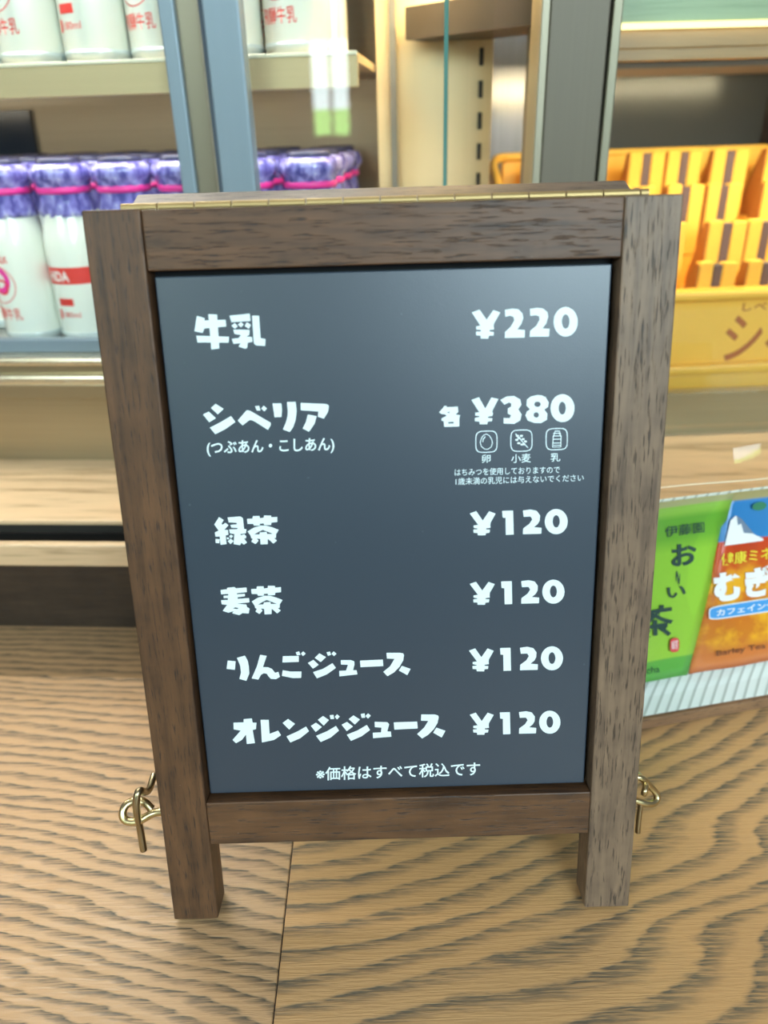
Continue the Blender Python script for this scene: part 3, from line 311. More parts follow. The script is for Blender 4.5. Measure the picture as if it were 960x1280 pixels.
# back frame, hinged at the top, its legs lean away behind
BL = math.radians(-10.4-16.5)                    # relative to the front frame
rear = empty('rear_frame', (0, TH+.0005, TOP-.0006), (-math.radians(-10.435-16.5), 0, 0)); rear.parent = sign
BW, BT, BH = .1085, .024, .343
WOOD_T = walnut('stained_oak_rear', 0, loc=(.7,.2,.9), light=(.20,.135,.095), dark=(.10,.068,.05))
box('stile', WOOD_V, rear, -BW, -BW+.022, 0, BT, -BH, -.0235, .0007)
box('stile', WOOD_V_LIT, rear, BW-.022, BW, 0, BT, -BH, -.0235, .0007)
box('rail', WOOD_T, rear, -BW, BW, 0, BT, -.0232, 0, .0012)
box('rail', WOOD_H2, rear, -BW+.0223, BW-.0223, .001, BT-.001, -.27, -.248, .0006)
HB = mat('dull_brass', (.42,.30,.13), .5, .7)
box('rear_board', PANEL, rear, -BW+.0215, BW-.0215, .010, .014, -.2485, -.0228)
# piano hinge
hinge = box('hinge', BRASS_D, sign, -.1095, .1115, TH-.0006, TH+.0006, TOP-.009, TOP+.0022)
x = -.1093; k = 0
while x < .111:
    bm = bmesh.new(); add_tube(bm, [(x+.0003, TH-.0008, TOP+.0021), (min(x+.0151, .1113), TH-.0008, TOP+.0021)], .0018, 12)
    build('knuckle', bm, HB, hinge, smooth=False); x += .0155; k += 1
# eye screws and hooks on both sides
for key, nm, r, m_ in (('left_eye','eye_screw',.0021,BRASS), ('left_hook','hook',.0019,BRASS_D), ('right_eye','eye_screw',.0018,BRASS), ('right_hook','hook',.0016,BRASS), ('right_tail','hook_tail',.0014,BRASS_D)):
    bm = bmesh.new(); add_tube(bm, HOOKS[key], r, 12); build(nm, bm, m_, sign, smooth=True)

# ------------------------------------------------------------------ milk fridge (left)
fr = empty('milk_fridge', (-.30, .40, .1005), (0,0,-math.atan(.10)))
tag(fr, 'glass-fronted refrigerated case with grey sliding doors holding milk bottles', 'fridge')
Z = -.1005                                           # local z of world 0
FX0, FX1 = -.55, .405
box('base_panel', BRONZE, fr, FX0, FX1, .006, .014, 0, Z+.162, 0)
box('base_band', BRONZE, fr, FX0, FX1, 0, .03, Z+.162, Z+.176, .001)
box('lower_track', BRONZE_L, fr, FX0, FX1, -.003, .03, Z+.176, Z+.1845, .0025)
box('track_groove', BRONZE, fr, FX0, FX1, .004, .03, Z+.1845, Z+.1925, 0)
box('upper_track', BRONZE_L, fr, FX0, FX1, -.001, .03, Z+.1925, Z+.1995, .0022)
box('interior_floor', mat('case_floor_steel', (.40,.40,.38), .4, .6), fr, FX0, FX1, .03, .30, Z+.184, Z+.202)
BACKW = brushed('case_back_steel', (.30,.25,.18), .35, 0, .5)
box('back_panel', BACKW, fr, FX0, .285, .29, .30, Z+.20, Z+.68)
box('end_panel', mat('dark_mirror_panel', (.02,.03,.05), .12, .2), fr, FX0, FX0+.01, .03, .29, Z+.20, Z+.68)
box('dark_glass_panel', mat('navy_back_glass', (.015,.025,.045), .15), fr, FX0, -.112, .284, .2895, Z+.20, Z+.40)
box('top_panel', BACKW, fr, FX0, FX1, .0, .30, Z+.68, Z+.695)
# door sashes: left one runs behind the right one
d1 = box('door_sash', ALU, fr, FX0+.005, .1575, .019, .031, Z+.1995, Z+.211, .001)
box('door_stile', ALU, d1, .1416, .1537, .016, .034, Z+.205, Z+.68, .0015)
box('door_handle_recess', mat('recess_bronze', (.25,.22,.16), .4, .6), d1, .1537, .1735, .021, .033, Z+.205, Z+.68, 0)
PANE = clear_pane('fridge_glass')
box('pane', PANE, d1, FX0, .1416, .024, .027, Z+.211, Z+.68)
d2 = box('door_sash', ALU, fr, .1786, FX1-.02, -.001, .013, Z+.1995, Z+.211, .001)
box('door_stile', ALU, d2, .1790, .2065, -.001, .015, Z+.2, Z+.68, .002)
box('gasket', mat('dark_brush_seal', (.06,.08,.10), .8), d2, .1766, .1790, .0, .016, Z+.2, Z+.68, .0005)
box('gasket_edge', mat('pale_seal_strip', (.45,.40,.30), .5), d2, .1738, .1766, .006, .016, Z+.2, Z+.68, .0008)
box('pane', PANE, d2, .2065, FX1-.02, .005, .008, Z+.211, Z+.68)
box('glass_edge', mat('green_glass_edge', (.10,.26,.25), .15), fr, .3505, .3535, .020, .060, Z+.205, Z+.68)
# upper shelf
SHM = brushed('shelf_lip', (.62,.47,.27), .42, 0, .2, .05)
box('shelf', SHM, fr, FX0, .285, .040, .27, Z+.418, Z+.4245, .0005)
box('shelf_lip', SHM, fr, FX0, .285, .034, .0398, Z+.401, Z+.4245, .001)
box('shelf_edge_strip', mat('cream_edge', (.85,.80,.62), .4), fr, FX0, .285, .0325, .036, Z+.4225, Z+.4252, .0005)
# warm-lit partition with slotted upright
PART = brushed('warm_partition', (.70,.55,.33), .35, 2, .3, .05)
part = box('partition', PART, fr, .287, .392, .165, .172, Z+.205, Z+.68)
for zz in range(9):
    box('slot', DARK, part, .3795, .3835, .1635, .1652, Z+.318+zz*.0255, Z+.332+zz*.0255, .0005)
box('partition_post', mat('grey_reveal', (.22,.21,.19), .35, .5), fr, .300, .3055, .155, .166, Z+.205, Z+.68)
bs = box('bracket_shelf', mat('dark_brown_shelf', (.045,.035,.028), .45), fr, -.11, .055, -.03, .03, -.012, .012)
bs.location = (.42, .10, Z+.452); bs.rotation_euler = (0, 0, math.radians(-38))
# interior lamps (real strip lights under the top and under the shelf)
LED = lamp_mat('cool_led', (1, .97, .88), 9); LEDW = lamp_mat('warm_led', (1, .70, .32), 16)
def strip(name, m, parent, x0, x1, y0, y1, z0, z1, power, col, tilt=0):
    """a strip lamp: its housing, and the light it gives off along its length"""
    h = box(name, m, parent, x0, x1, y0, y1, z0, z1)
    l = bpy.data.lights.new(name+'_light', 'AREA'); l.shape = 'RECTANGLE'; l.size = x1-x0; l.size_y = y1-y0; l.energy = power; l.color = col
    o = bpy.data.objects.new(name+'_light', l); COL.objects.link(o); o.parent = h; o.location = ((x0+x1)/2, (y0+y1)/2, z0-.0015); o.rotation_euler = (tilt, 0, 0)
strip('led_strip', LED, fr, FX0, .28, .034, .042, Z+.664, Z+.672, 6.2, (1,.96,.88), -.18)
strip('led_strip', LED, fr, FX0, .28, .041, .050, Z+.406, Z+.412, 1.0, (1,.96,.86))
strip('led_strip', LEDW, fr, .30, .40, .10, .112, Z+.520, Z+.525, .9, (1,.68,.30))

# ------------------------------------------------------------------ milk bottles
MILK = mat('milk_filled_glass', (.93,.93,.84), .16, 0, Coat_Weight=.6, Coat_Roughness=.05); MILK.node_tree.nodes['Principled BSDF'].inputs['Subsurface Weight'].default_value = .0
GLASSB = mat('pale_glass_base', (.55,.62,.62), .12, .1)
FILM = mat('purple_cap_film', (.26,.24,.62), .18, 0, Coat_Weight=.8); g = N(FILM)
nz = g.noise(g.coords((1,1,.6)), 130, 3, .6); g.l(g.ramp(nz, [(.36, (.09,.08,.34)), (.50, (.26,.23,.66)), (.62, (.42,.40,.84)), (.72, (.85,.85,.98))]), g.b.inputs['Base Color']); g.bump(nz, 1, .002)  # white end of the ramp paints highlights into the purple
CAPM = mat('dark_bottle_cap', (.05,.05,.10), .25); PINK = mat('pink_band', (.92,.05,.36), .35); REDP = mat('red_print', (.80,.05,.04), .5); WHP = mat('white_band_print', (.95,.85,.82), .5)
PROF = [(.0220,0),(.0250,.002),(.0262,.006),(.0262,.082),(.0255,.090),(.0230,.104),(.0195,.118),(.0172,.127),(.0165,.134)]
def bottle_proto(style):
    root = empty('milk_bottle')
    bm = bmesh.new(); add_lathe(bm, PROF, 32); build('body', bm, MILK, root, True)
    bm = bmesh.new(); add_lathe(bm, [(.0222,-.0003),(.0256,.0018),(.0267,.006),(.0266,.0085)], 32); build('glass_foot', bm, GLASSB, root, True)
    rn = random.Random(5); wob = [[rn.uniform(-.05, .05) for _ in range(40)] for _ in range(20)]
    bm = bmesh.new(); add_lathe(bm, [(.0222,.108),(.0240,.112),(.0205,.127),(.0225,.1345),(.0262,.139),(.0265,.146),(.0235,.1495),(.010,.151)], 36, lambda k, j: wob[j][k]*(1 if j else 2.5))
    build('cap_film', bm, FILM, root, True)
    bm = bmesh.new(); add_lathe(bm, [(.0218,.1265),(.0230,.1275),(.0230,.1310),(.0218,.1320)], 32); build('band', bm, PINK, root, True)
    bm = bmesh.new(); add_lathe(bm, [(.0185,.1495),(.0188,.1535),(.0165,.155)], 28); build('cap', bm, CAPM, root, True)
    def cyl(a0, a1, z0, z1, rr=.0265):
        return lambda u, v: (rr*math.sin(a0+(a1-a0)*u), -rr*math.cos(a0+(a1-a0)*u), z0+(z1-z0)*v)
    def patch(name, m, a0, a1, z0, z1, rr=.02635, n=20):
        bm = bmesh.new(); f = cyl(a0, a1, z0, z1, rr); A = [bm.verts.new(f(i/n, 0)) for i in range(n+1)]; B = [bm.verts.new(f(i/n, 1)) for i in range(n+1)]
        for i in range(n): bm.faces.new((A[i], A[i+1], B[i+1], B[i]))
        return build(name, bm, m, root, True)
    def ring(m, rad, w, zc, ac=0):
        bm = bmesh.new(); n = 36; A = []; B = []
        for i in range(n):
            t = 2*PI*i/n
            for L_, r_ in ((A, rad), (B, rad-w)):
                a = ac + r_*math.cos(t)/.0264; L_.append(bm.verts.new((.0264*math.sin(a), -.0264*math.cos(a), zc+r_*math.sin(t))))
        for i in range(n): bm.faces.new((A[i], A[(i+1) % n], B[(i+1) % n], B[i]))
        return build('emblem', bm, m, root, True)
    if style == 'emblem':
        ring(REDP, .0165, .0008, .052); ring(PINK, .012, .005, .056); ring(REDP, .007, .002, .050, .1)
        text_on('lettering', '飛騨牛乳', REDP, root, cyl(-.62, .62, .0205, .0315), .004)
        text_on('lettering', 'HIDA MILK', REDP, root, cyl(-.55, .55, .071, .077), .02)
    else:
        patch('red_band', REDP, -1.25, 1.25, .052, .0665)
        text_on('lettering', 'HIDA', WHP, root, cyl(-.55, .30, .0545, .0635, .0266), .03)
        patch('red_label', REDP, -.30, .28, .033, .0395, .0264)
        text_on('lettering', '180ml', REDP, root, cyl(-.20, .45, .0225, .0275), .0)
        patch('red_mark', REDP, -.42, -.28, .021, .0295, .0264, 4)
    return root
PA = bottle_proto('emblem'); PB = bottle_proto('band')
Mf = Matrix.Translation((-.30,.40,0)) @ Matrix.Rotation(-math.atan(.10), 4, 'Z')
ordw = ['first','second','third','fourth','fifth','sixth','seventh','eighth','ninth','tenth']
used = {}
def put_bottle(px_, py_, z, rz, proto, label, group):
    if proto.name not in used: o = proto; used[proto.name] = 1
    else: o = copy_tree(proto)
    o.location = Mf @ Vector((px_, py_, z)); o.rotation_euler = (0, 0, rz-math.atan(.10)); tag(o, label, 'bottle', group); return o
rows = ['front', 'second', 'third', 'rear']
def px_of(p):
    d = p-Vector((-.00318, -.26186, .37381)); return 480+950*d.dot(R_)/d.dot(F_)
for lvl, z0, x0 in (('lower', .2025, .0165), ('upper', .4250, .0145)):
    for r_ in range(4 if lvl == 'lower' else 3):
        cnt = {'left': 0, 'right': 0}
        for c_ in range(-1-(r_ > 0)-(r_ > 2), 5):
            xx = x0+.0550*c_+(.0008*math.sin(7*r_+c_) if r_ else 0); yy = .070+.055*r_
            if xx > .262: continue
            st = PB if (c_ % 2 == 0 if lvl == 'upper' else c_ % 2 == 1) else PA
            if r_ == 0 and lvl == 'lower': st = PB if c_ % 2 == 0 else PA
            if r_ == 0 and lvl == 'upper': st = PA if c_ in (0, 2, 4) else PB
            side = 'left' if px_of(Mf @ Vector((xx, yy, z0+.05))) < 262 else 'right'; cnt[side] += 1
            put_bottle(xx, yy, z0, (-.45 if lvl == 'upper' or st is PA else -.25) if r_ == 0 else random.uniform(-1, 1), st,
                       'milk bottle, %s shelf, %s row, %s from the left, %s of door stile' % (lvl, rows[r_], ordw[cnt[side]-1], side),
                       'milk bottles on the %s shelf' % lvl)

# ------------------------------------------------------------------ corner post and cake case (right)
post = box('corner_post', POSTM, None, .1225, .1640, .362, .45, .1005, .745, .001)
tag(post, 'grey bronze upright post between the milk fridge and the cake case', 'post')
box('edge_strip', brushed('post_edge_reflection', (.30,.27,.19), .4, 2, .4), post, .1160, .1222, .361, .40, .1005, .745, .001)  # pale colour stands in for a reflection along the post's left edge
box('groove', DARK, post, .1641, .1660, .368, .40, .1005, .745)
box('edge_strip', brushed('post_edge_olive', (.24,.22,.15), .4, 2, .4), post, .1661, .1728, .362, .40, .1005, .745, .001)

cc = empty('cake_case', (.27, .425, .1005), (0,0,math.atan(.03)))
tag(cc, 'glass display case with wooden shelf and light strip above a cake tray', 'display case')
box('base_panel', OLIVE, cc, -.10, .42, 0, .012, 0, Z+.142)
box('base_groove', BRONZE, cc, -.10, .42, -.001, .012, Z+.107, Z+.110)
box('case_floor', mat('case_floor_olive', (.30,.26,.18), .35, .3), cc, -.10, .42, .012, .36, Z+.120, Z+.130)
GB = mat('dark_grey_back_glass', (.085,.092,.10), .18, 0, Specular_IOR_Level=.6)
box('back_panel', GB, cc, -.145, .42, .345, .355, Z+.13, Z+.60)
box('reveal_panel', brushed('grey_gloss_panel', (.42,.42,.43), .22, 2, .5, .2), cc, -.144, -.062, .330, .3445, Z+.13, Z+.60)
box('back_shelf_reflection', mat('brown_shelf_reflection', (.30,.17,.08), .5), cc, -.061, .42, .330, .344, Z+.418, Z+.426)  # brown strip stands in for the shelf's reflection in the back glass
box('side_panel', mat('brown_side', (.05,.03,.025), .4), cc, .215, .225, .20, .344, Z+.13, Z+.4225)
WSH = pale_oak('case_shelf_oak', (.42,.25,.12), (.24,.13,.06), 16)
box('shelf', WSH, cc, -.10, .42, .004, .16, Z+.4225, Z+.4350, .0008)
box('light_strip', lamp_mat('case_light_strip', (1, .86, .38), 2.4), cc, -.10, .42, -.001, .0035, Z+.4352, Z+.4392)
box('shelf_lip', WSH, cc, -.10, .42, .003, .014, Z+.4140, Z+.4224, .0008)
GWD = pale_oak('green_tinted_board', (.38,.47,.30), (.28,.37,.23), 14)
box('header_board', GWD, cc, -.10, .42, .0, .014, Z+.4395, Z+.56, .0008)
box('pane', clear_pane('cake_case_glass'), cc, -.0975, .42, -.006, -.003, Z+.142, Z+.56)
strip('under_shelf_light', lamp_mat('warm_case_led', (1, .80, .42), 8), cc, -.09, .42, .05, .060, Z+.4188, Z+.4224, 1.6, (1,.84,.52), .35)

# yellow tray
YEL = mat('yellow_tray_plastic', (.87,.48,.07), .42); YELI = YEL
ty = empty('cake_tray', Matrix.Translation((.27,.425,0)) @ Matrix.Rotation(math.atan(.03), 4, 'Z') @ Vector((0,0,.130)), (0,0,math.atan(.055)))
tag(ty, 'yellow slanted display tray full of layered cake slices behind the glass', 'tray')
def zl(z): return z-.130
TX0, TX1 = -.135, .43
bm = bmesh.new(); add_box(bm, TX0, TX1, .034, .046, zl(.140), zl(.222), .002); build('front_wall', bm, YEL, ty)
box('front_rim', YEL, ty, TX0, TX1, .026, .048, zl(.2205), zl(.2300), .0035)
box('base_flange', YEL, ty, TX0, TX1, .024, .05, zl(.1502), zl(.1600), .003)
box('base', YEL, ty, TX0, TX1, .030, .06, zl(.1304), zl(.1500), .002)
bm = bmesh.new()
P = [(.046,.150)]
for k in range(4):
    zs = .165+.125*(.004+.051*k)/.209+.0140; P += [(.048+.051*k if k else .046, zs), (.099+.051*k if k < 3 else .255, zs)]
P += [(.255,.150)]
A = [bm.verts.new((TX0, y, zl(z))) for y, z in P]; B = [bm.verts.new((TX1, y, zl(z))) for y, z in P]
for i in range(len(P)): bm.faces.new((A[i], A[(i+1) % len(P)], B[(i+1) % len(P)], B[i]))
bm.faces.new(A); bm.faces.new(B[::-1]); build('tray_floor', bm, YEL, ty)
box('back_wall', YEL, ty, TX0+.02, TX1, .255, .262, zl(.13), zl(.338), .002)
bm = bmesh.new()                                      # rounded back rim
add_tube(bm, [(TX0+.004,.10,zl(.262)), (TX0+.004,.20,zl(.318)), (TX0+.006,.245,zl(.338)), (TX0+.03,.259,zl(.340)), (TX1,.259,zl(.340))], .0045, 10); build('back_rim', bm, YEL, ty, True)
bm = bmesh.new()
S = [(.046,.15),(.255,.15),(.255,.336),(.20,.318),(.10,.262),(.046,.222)]
for xs in (TX0, TX0+.004): pass
A = [bm.verts.new((TX0, y, zl(z))) for y, z in S]; B = [bm.verts.new((TX0+.004, y, zl(z))) for y, z in S]
for i in range(6): bm.faces.new((A[i], A[(i+1) % 6], B[(i+1) % 6], B[i]))
bm.faces.new(A); bm.faces.new(B[::-1]); build('side_wall', bm, YEL, ty)
BRN = mat('brown_brush_print', (.40,.10,.02), .5)
def flat(x0, x1, z0, z1, y=.0337): return lambda u, v: (x0+(x1-x0)*u, y, zl(z0+(z1-z0)*v))
LW = .042; LX = .062
normals_to(text_on('lettering', 'シベリア', BRN, ty, flat(LX, LX+4*LW, .160, .205), .015), (0,-1,0))
normals_to(text_on('lettering', 'しべりあ', BRN, ty, flat(LX+.012, LX+.012+.05, .2085, .2165), .02), (0,-1,0))

# layered cakes: sponge, bean paste, sponge; triangular slices standing on edge
def sponge_mat(name, c):
    m = mat(name, c, .75); g = N(m); nz = g.noise(g.coords(), 260, 3, .6); g.l(g.mix(nz, tuple(k*.86 for k in c), tuple(min(1, k*1.1) for k in c)), g.b.inputs['Base Color']); g.bump(nz, .5, .0008); return m
SPG = sponge_mat('yellow_sponge', (.92,.50,.065)); BEAN = mat('dark_bean_paste', (.13,.075,.07), .5); CRUST = mat('brown_crust', (.45,.17,.03), .7)
def wedge_bm(x0, x1, h, d):
    bm = bmesh.new(); P = [(0,0),(0,h),(.010,h),(d,.012),(d,0)]
    A = [bm.verts.new((x0, y, z)) for y, z in P]; B = [bm.verts.new((x1, y, z)) for y, z in P]
    for i in range(5): bm.faces.new((A[i], A[(i+1) % 5], B[(i+1) % 5], B[i]))
    bm.faces.new(A); bm.faces.new(B[::-1])
    bmesh.ops.recalc_face_normals(bm, faces=bm.faces); bmesh.ops.bevel(bm, geom=bm.edges[:], offset=.0012, segments=1, affect='EDGES'); return bm
cake = empty('cake_slice')
build('sponge', wedge_bm(-.0185, -.0045, .070, .042), SPG, cake); build('sponge', wedge_bm(.0045, .0190, .069, .042), SPG, cake); build('bean_paste', wedge_bm(-.0046, .0046, .0675, .040), BEAN, cake)
build('crust', wedge_bm(-.0198, -.0184, .068, .040), CRUST, cake)
Mc = Matrix.Translation(ty.location) @ Matrix.Rotation(math.atan(.055), 4, 'Z')
first = True; rownm = ['front row','second row','third row','back row']
for r_ in range(4):
    yy = .050+.051*r_; zz = zl(.165+.125*(yy-.046)/.209)+.0085; nv = nh = 0
    for c_ in range(10):
        xx = TX0+.038+c_*.0500+(.022 if r_ % 2 else 0)+(.006*math.sin(c_*2.3+r_))+(-.004 if r_ == 0 else 0)
        if xx > TX1-.022: continue
        loc = Mc @ Vector((xx, yy, zz+.006))
        if px_of(loc) > 985: continue
        if px_of(loc) > (835 if r_ < 2 else 780): nv += 1; where = '%s visible from the left' % ordw[nv-1]
        else: nh += 1; where = '%s of those behind the post' % ordw[nh-1]
        o = cake if first else copy_tree(cake); first = False
        o.location = loc; o.rotation_euler = (0, 0, random.uniform(-.13, .13)+.05)
        tag(o, 'cake slice, %s of the yellow tray, %s' % (rownm[r_], where), 'cake slice', 'layered cake slices in the tray')

# ------------------------------------------------------------------ tea bag display (right)
td = empty('tea_sample_stand', (.1972, .1385, 0), (0,0,math.radians(11)))
tag(td, 'low stand with brown base and white ribbed sheet behind the sign on the right', 'stand')
box('base', walnut('stand_base_wood', 0, light=(.34,.19,.10), dark=(.22,.12,.065)), td, -.064, .22, 0, .105, 0, .0088, .0008)
RIB = mat('white_ribbed_sheet', (.74,.80,.76), .3)
g = N(RIB); v = g.coords(); sx = g.n('ShaderNodeSeparateXYZ'); g.l(v, sx.inputs[0])
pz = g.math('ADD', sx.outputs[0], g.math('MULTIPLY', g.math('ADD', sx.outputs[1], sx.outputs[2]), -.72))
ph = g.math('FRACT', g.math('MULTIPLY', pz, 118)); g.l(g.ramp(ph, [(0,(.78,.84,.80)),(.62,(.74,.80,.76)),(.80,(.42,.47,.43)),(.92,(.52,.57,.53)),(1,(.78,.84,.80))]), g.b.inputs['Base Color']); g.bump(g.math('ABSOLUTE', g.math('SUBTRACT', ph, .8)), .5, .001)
# sheet: short floor, then a leaning back
T1 = (.0275, .0195); T2 = (.0640, .1420)                # (y, z) of the leaning face, bottom and top
bm = bmesh.new(); prof = [(.003,.0092),(.016,.0135),T1,T2]; th = .0018
top = [[bm.verts.new((X, y, z)) for y, z in prof] for X in (-.062, .215)]
bot = [[bm.verts.new((X, y+th, z-th*.3)) for y, z in prof] for X in (-.062, .215)]
for i in range(3):
    bm.faces.new((top[0][i], top[1][i], top[1][i+1], top[0][i+1])); bm.faces.new((bot[0][i], bot[0][i+1], bot[1][i+1], bot[1][i]))
for a, b in ((0, 0), (1, 1)):
    for i in range(3): bm.faces.new((top[a][i], top[a][i+1], bot[a][i+1], bot[a][i]))
bm.faces.new((top[0][0], bot[0][0], bot[1][0], top[1][0])); bm.faces.new((top[0][3], top[1][3], bot[1][3], bot[0][3]))
build('ribbed_sheet', bm, RIB, td)
LN = math.atan2(T2[0]-T1[0], T2[1]-T1[1]); PH = math.hypot(T2[0]-T1[0], T2[1]-T1[1])
Mt = Matrix.Translation((.1972,.1385,0)) @ Matrix.Rotation(math.radians(11), 4, 'Z')
def pouch(name, x0, x1, x0t, x1t, h, m, off, label, z0=0):
    o = empty(name, Mt @ Vector((0, T1[0]-off, T1[1]+z0*math.cos(LN))), (-LN, 0, math.radians(11))); o.rotation_euler = (Matrix.Rotation(math.radians(11), 3, 'Z') @ Matrix.Rotation(-LN, 3, 'X')).to_euler()
    tag(o, label, 'tea packet')
    bm = bmesh.new(); nx, nz_ = 10, 16
    def P(i, j, s):
        a, b = i/nx, j/nz_; xl = x0+(x0t-x0)*b; xr = x1+(x1t-x1)*b
        puff = .0022*(max(0, math.sin(PI*a))**.5)*(max(0, math.sin(PI*min(max((b-.05)/.88, 0), 1)))**.5)
        return bm.verts.new((xl+(xr-xl)*a, s*(.0004+puff)+ .0006*math.sin(9*a+7*b), h*b))
    Fv = [[P(i, j, -1) for j in range(nz_+1)] for i in range(nx+1)]; Bv = [[P(i, j, .3) for j in range(nz_+1)] for i in range(nx+1)]
    for i in range(nx):
        for j in range(nz_):
            bm.faces.new((Fv[i][j], Fv[i+1][j], Fv[i+1][j+1], Fv[i][j+1])); bm.faces.new((Bv[i][j], Bv[i][j+1], Bv[i+1][j+1], Bv[i+1][j]))
    for j in range(nz_): bm.faces.new((Fv[0][j], Fv[0][j+1], Bv[0][j+1], Bv[0][j])); bm.faces.new((Fv[nx][j], Bv[nx][j], Bv[nx][j+1], Fv[nx][j+1]))
    for i in range(nx): bm.faces.new((Fv[i][0], Bv[i][0], Bv[i+1][0], Fv[i+1][0])); bm.faces.new((Fv[i][nz_], Fv[i+1][nz_], Bv[i+1][nz_], Bv[i][nz_]))
    build('pouch', bm, m, o, True); return o
H = .1275
GRN = mat('green_foil', (.25,.55,.05), .28); g = N(GRN); sx = g.n('ShaderNodeSeparateXYZ'); g.l(g.coords(), sx.inputs[0])
g.l(g.ramp(g.math('DIVIDE', sx.outputs[2], H), [(0,(.10,.42,.06)),(.115,(.12,.44,.07)),(.125,(.33,.62,.06)),(.72,(.30,.60,.05)),(.80,(.16,.42,.035)),(.90,(.13,.38,.03)),(.93,(.26,.52,.06)),(.965,(.28,.52,.07)),(.97,(.42,.42,.20)),(1,(.42,.42,.20))]), g.b.inputs['Base Color'])
RED = mat('red_orange_foil', (.7,.15,.03), .28); g = N(RED); sx = g.n('ShaderNodeSeparateXYZ'); v = g.coords(); g.l(v, sx.inputs[0])
base = g.ramp(g.math('DIVIDE', sx.outputs[2], H), [(0,(.62,.14,.03)),(.04,(.70,.22,.06)),(.10,(.62,.18,.04)),(.20,(.62,.20,.02)),(.50,(.62,.13,.015)),(.70,(.60,.06,.012)),(.735,(.55,.05,.012)),(.74,(.03,.22,.52)),(.95,(.03,.22,.55)),(.96,(.42,.36,.16)),(1,(.42,.36,.16))])
bl = g.ramp(g.noise(v, 42, 4, .6), [(.42,(0,0,0)),(.58,(1,1,1))])
zone = g.ramp(g.math('DIVIDE', sx.outputs[2], H), [(.10,(0,0,0)),(.18,(1,1,1)),(.52,(1,1,1)),(.66,(0,0,0))])
g.l(g.mix(g.math('MULTIPLY', bl, zone), base, (.85,.42,.02)), g.b.inputs['Base Color'])
pg = pouch('tea_packet', -.055, .0175, -.055, .0540, H, GRN, .0030, 'bright green tea packet with dark green brush lettering, left of the red one')
pr = pouch('tea_packet', .0190, .0900, .0500, .1250, H, RED, .0024, 'red and orange barley tea packet with white lettering and snowy mountain, right edge')
INK = mat('dark_green_ink', (.010,.05,.04), .5); WH = mat('white_ink', (.85,.87,.88), .4); YE = mat('yellow_ink', (.85,.75,.05), .4); BLU = mat('blue_ink', (.06,.32,.72), .4); BRK = mat('brown_ink', (.16,.05,.02), .5)
def fl(x0, x1, z0, z1, y=-.0032):
    k = .155*(z0+z1)/2; return lambda u, v: (x0+k+(x1-x0)*u, y, z0+(z1-z0)*v)
def shape(parent, m, pts, y, name='printed_shape'):
    pts = [q+(.155*sum(pts[1::2])/(len(pts)/2) if i % 2 == 0 else 0) for i, q in enumerate(pts)]; bm = bmesh.new(); poly_faces(bm, [pts], y); return normals_to(build(name, bm, m, parent), (0,-1,0))
def tx(parent, s, m, x0, x1, z0, z1, y=-.0034, b=.02): return normals_to(text_on('lettering', s, m, parent, fl(x0, x1, z0, z1, y), b), (0,-1,0))
tx(pg, '伊藤園', INK, -.0165, .0130, .1035, .1110, -.0034, .004)
tx(pg, 'お', INK, -.0095, .0095, .0820, .0975, -.0036, .03)
tx(pg, '〜', INK, -.0040, -.0005, .0690, .0790)
tx(pg, 'い', INK, -.0090, .0050, .0600, .0680, -.0036, .02)
tx(pg, 'お', INK, -.0400, -.0220, .0650, .0830, -.0036, .04)
tx(pg, '茶', INK, -.0290, -.0015, .0320, .0560, -.0036, .018)
tx(pg, 'Ocha', INK, -.0230, -.0070, .0070, .0120, -.0030, 0)
rr = lambda cx, cz, w, h, r: [k for i in range(24) for k in (cx+math.copysign(abs(math.cos(2*PI*i/24))**r, math.cos(2*PI*i/24))*w, cz+math.copysign(abs(math.sin(2*PI*i/24))**r, math.sin(2*PI*i/24))*h)]
shape(pg, mat('red_seal', (.70,.06,.06), .4), rr(.0020, .0255, .0036, .0052, .6), -.0036, 'seal')
tx(pg, '緑茶', WH, -.0006, .0046, .0222, .0290, -.00375, .0).rotation_euler = (0,0,0)
# mountain, leaf, barley packet print
shape(pr, WH, [.0300,.0915,.0345,.1090,.0385,.1120,.0425,.1090,.0520,.0975,.0600,.0930,.0600,.0915], -.0029, 'mountain')
shape(pr, mat('mountain_shade', (.16,.22,.32), .5), [.0385,.1120,.0425,.1090,.0520,.0975,.0440,.0990,.0420,.1060,.0395,.1050], -.0031, 'mountain_shade')
shape(pr, mat('leaf_ink', (.03,.20,.10), .5), rr(.0545, .1165, .0055, .0030, 1), -.0029, 'leaf')
tx(pr, '健康ミネラル', YE, .0300, .0900, .0775, .0865, -.0034, .01)
tx(pr, 'むぎ茶', WH, .0270, .0990, .0505, .0740, -.0036, .06)
shape(pr, WH, rr(.0590, .0440, .0330, .0052, .35), -.0034, 'badge_border'); shape(pr, BLU, rr(.0590, .0440, .0322, .0044, .35), -.0035, 'badge')
tx(pr, 'カフェインゼロ', WH, .0320, .0860, .0415, .0465, -.0037, .02)
tx(pr, 'Barley Tea', BRK, .0370, .0760, .0105, .0155, -.0031, .01)
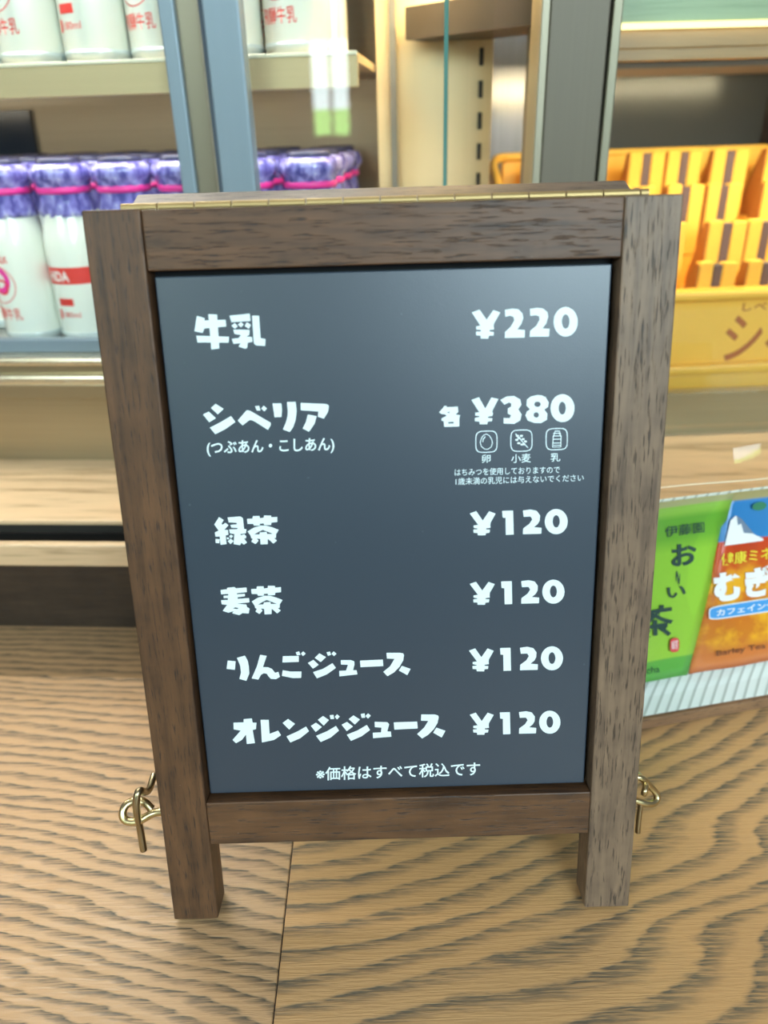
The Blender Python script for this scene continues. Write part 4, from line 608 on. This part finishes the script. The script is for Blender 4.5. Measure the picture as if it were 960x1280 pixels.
# clear plastic cover over the packets with a floppy open top
cov = empty('plastic_sleeve', Mt @ Vector((0, T1[0]-.0085, T1[1]-.012))); cov.rotation_euler = (Matrix.Rotation(math.radians(11), 3, 'Z') @ Matrix.Rotation(-LN, 3, 'X')).to_euler()
tag(cov, 'clear plastic sleeve over the tea packets, its loose top edge catching light', 'plastic sleeve')
FILMC = clear_pane('clear_film', (.985,.985,.985), .05, .02)
bm = bmesh.new(); nx, nz_ = 40, 24; V = []
for i in range(nx+1):
    row = []
    for j in range(nz_+1):
        a, b = i/nx, j/nz_; X = -.062+.277*a; Z_ = .172*b
        y = .0012*math.sin(14*a+3*b) + max(0, b-.86)**2*(.16+.10*math.sin(7*a+1)) + .0009*math.sin(31*a-5*b)
        row.append(bm.verts.new((X, y, Z_+.0022*math.sin(13*a+.6)*b**4)))
    V.append(row)
for i in range(nx):
    for j in range(nz_): bm.faces.new((V[i][j], V[i+1][j], V[i+1][j+1], V[i][j+1]))
fo = build('film', bm, FILMC, cov, True)
bm = bmesh.new(); add_tube(bm, [(-.062+.277*i/20, .0012*math.sin(14*i/20+2.58)-.0003, .150+.0014*math.sin(9*i/20)) for i in range(21)], .0005, 6)
build('welded_seam', bm, mat('seam_plastic', (.9,.82,.62), .12, 0, Specular_IOR_Level=.8), cov, True)

# ------------------------------------------------------------------ shop wall behind the camera, with windows (seen in reflections)
wall = box('wall_back', mat('shop_plaster', (.13,.12,.11), .8), None, -3.2, 3.2, -2.75, -2.65, -.9, 2.3); tag(wall, kind='structure')
OUT = lamp_mat('daylight_outside', (.78,.95,1.0), 14.0); GRE = lamp_mat('sunlit_leaves', (.42,.85,.25), 12.0)
def window(n, x0, x1, z0, z1, zg):
    w = empty('window_%d' % n, ((x0+x1)/2, -2.64, z0)); tag(w, kind='structure'); cx = (x0+x1)/2
    hw = (x1-x0)/2; h = z1-z0
    box('view', OUT, w, -hw, hw, 0, .004, zg-z0, h); box('foliage', GRE, w, -hw, hw, 0, .004, 0, zg-z0)
    fm = mat('dark_window_frame', (.06,.05,.05), .4)
    box('frame', fm, w, -hw-.03, hw+.03, -.005, .02, h, h+.03); box('frame', fm, w, -hw-.03, hw+.03, -.005, .02, -.03, 0)
    box('frame', fm, w, -hw-.03, -hw, -.005, .02, 0, h); box('frame', fm, w, hw, hw+.03, -.005, .02, 0, h)
    box('mullion', fm, w, -.006, .006, -.005, .012, 0, h)
window(1, -.87, -.71, .345, .70, .445)
window(2, .5, 2.2, 1.05, 2.10, 1.15)
window(3, -2.4, -1.0, 1.05, 2.10, 1.15)
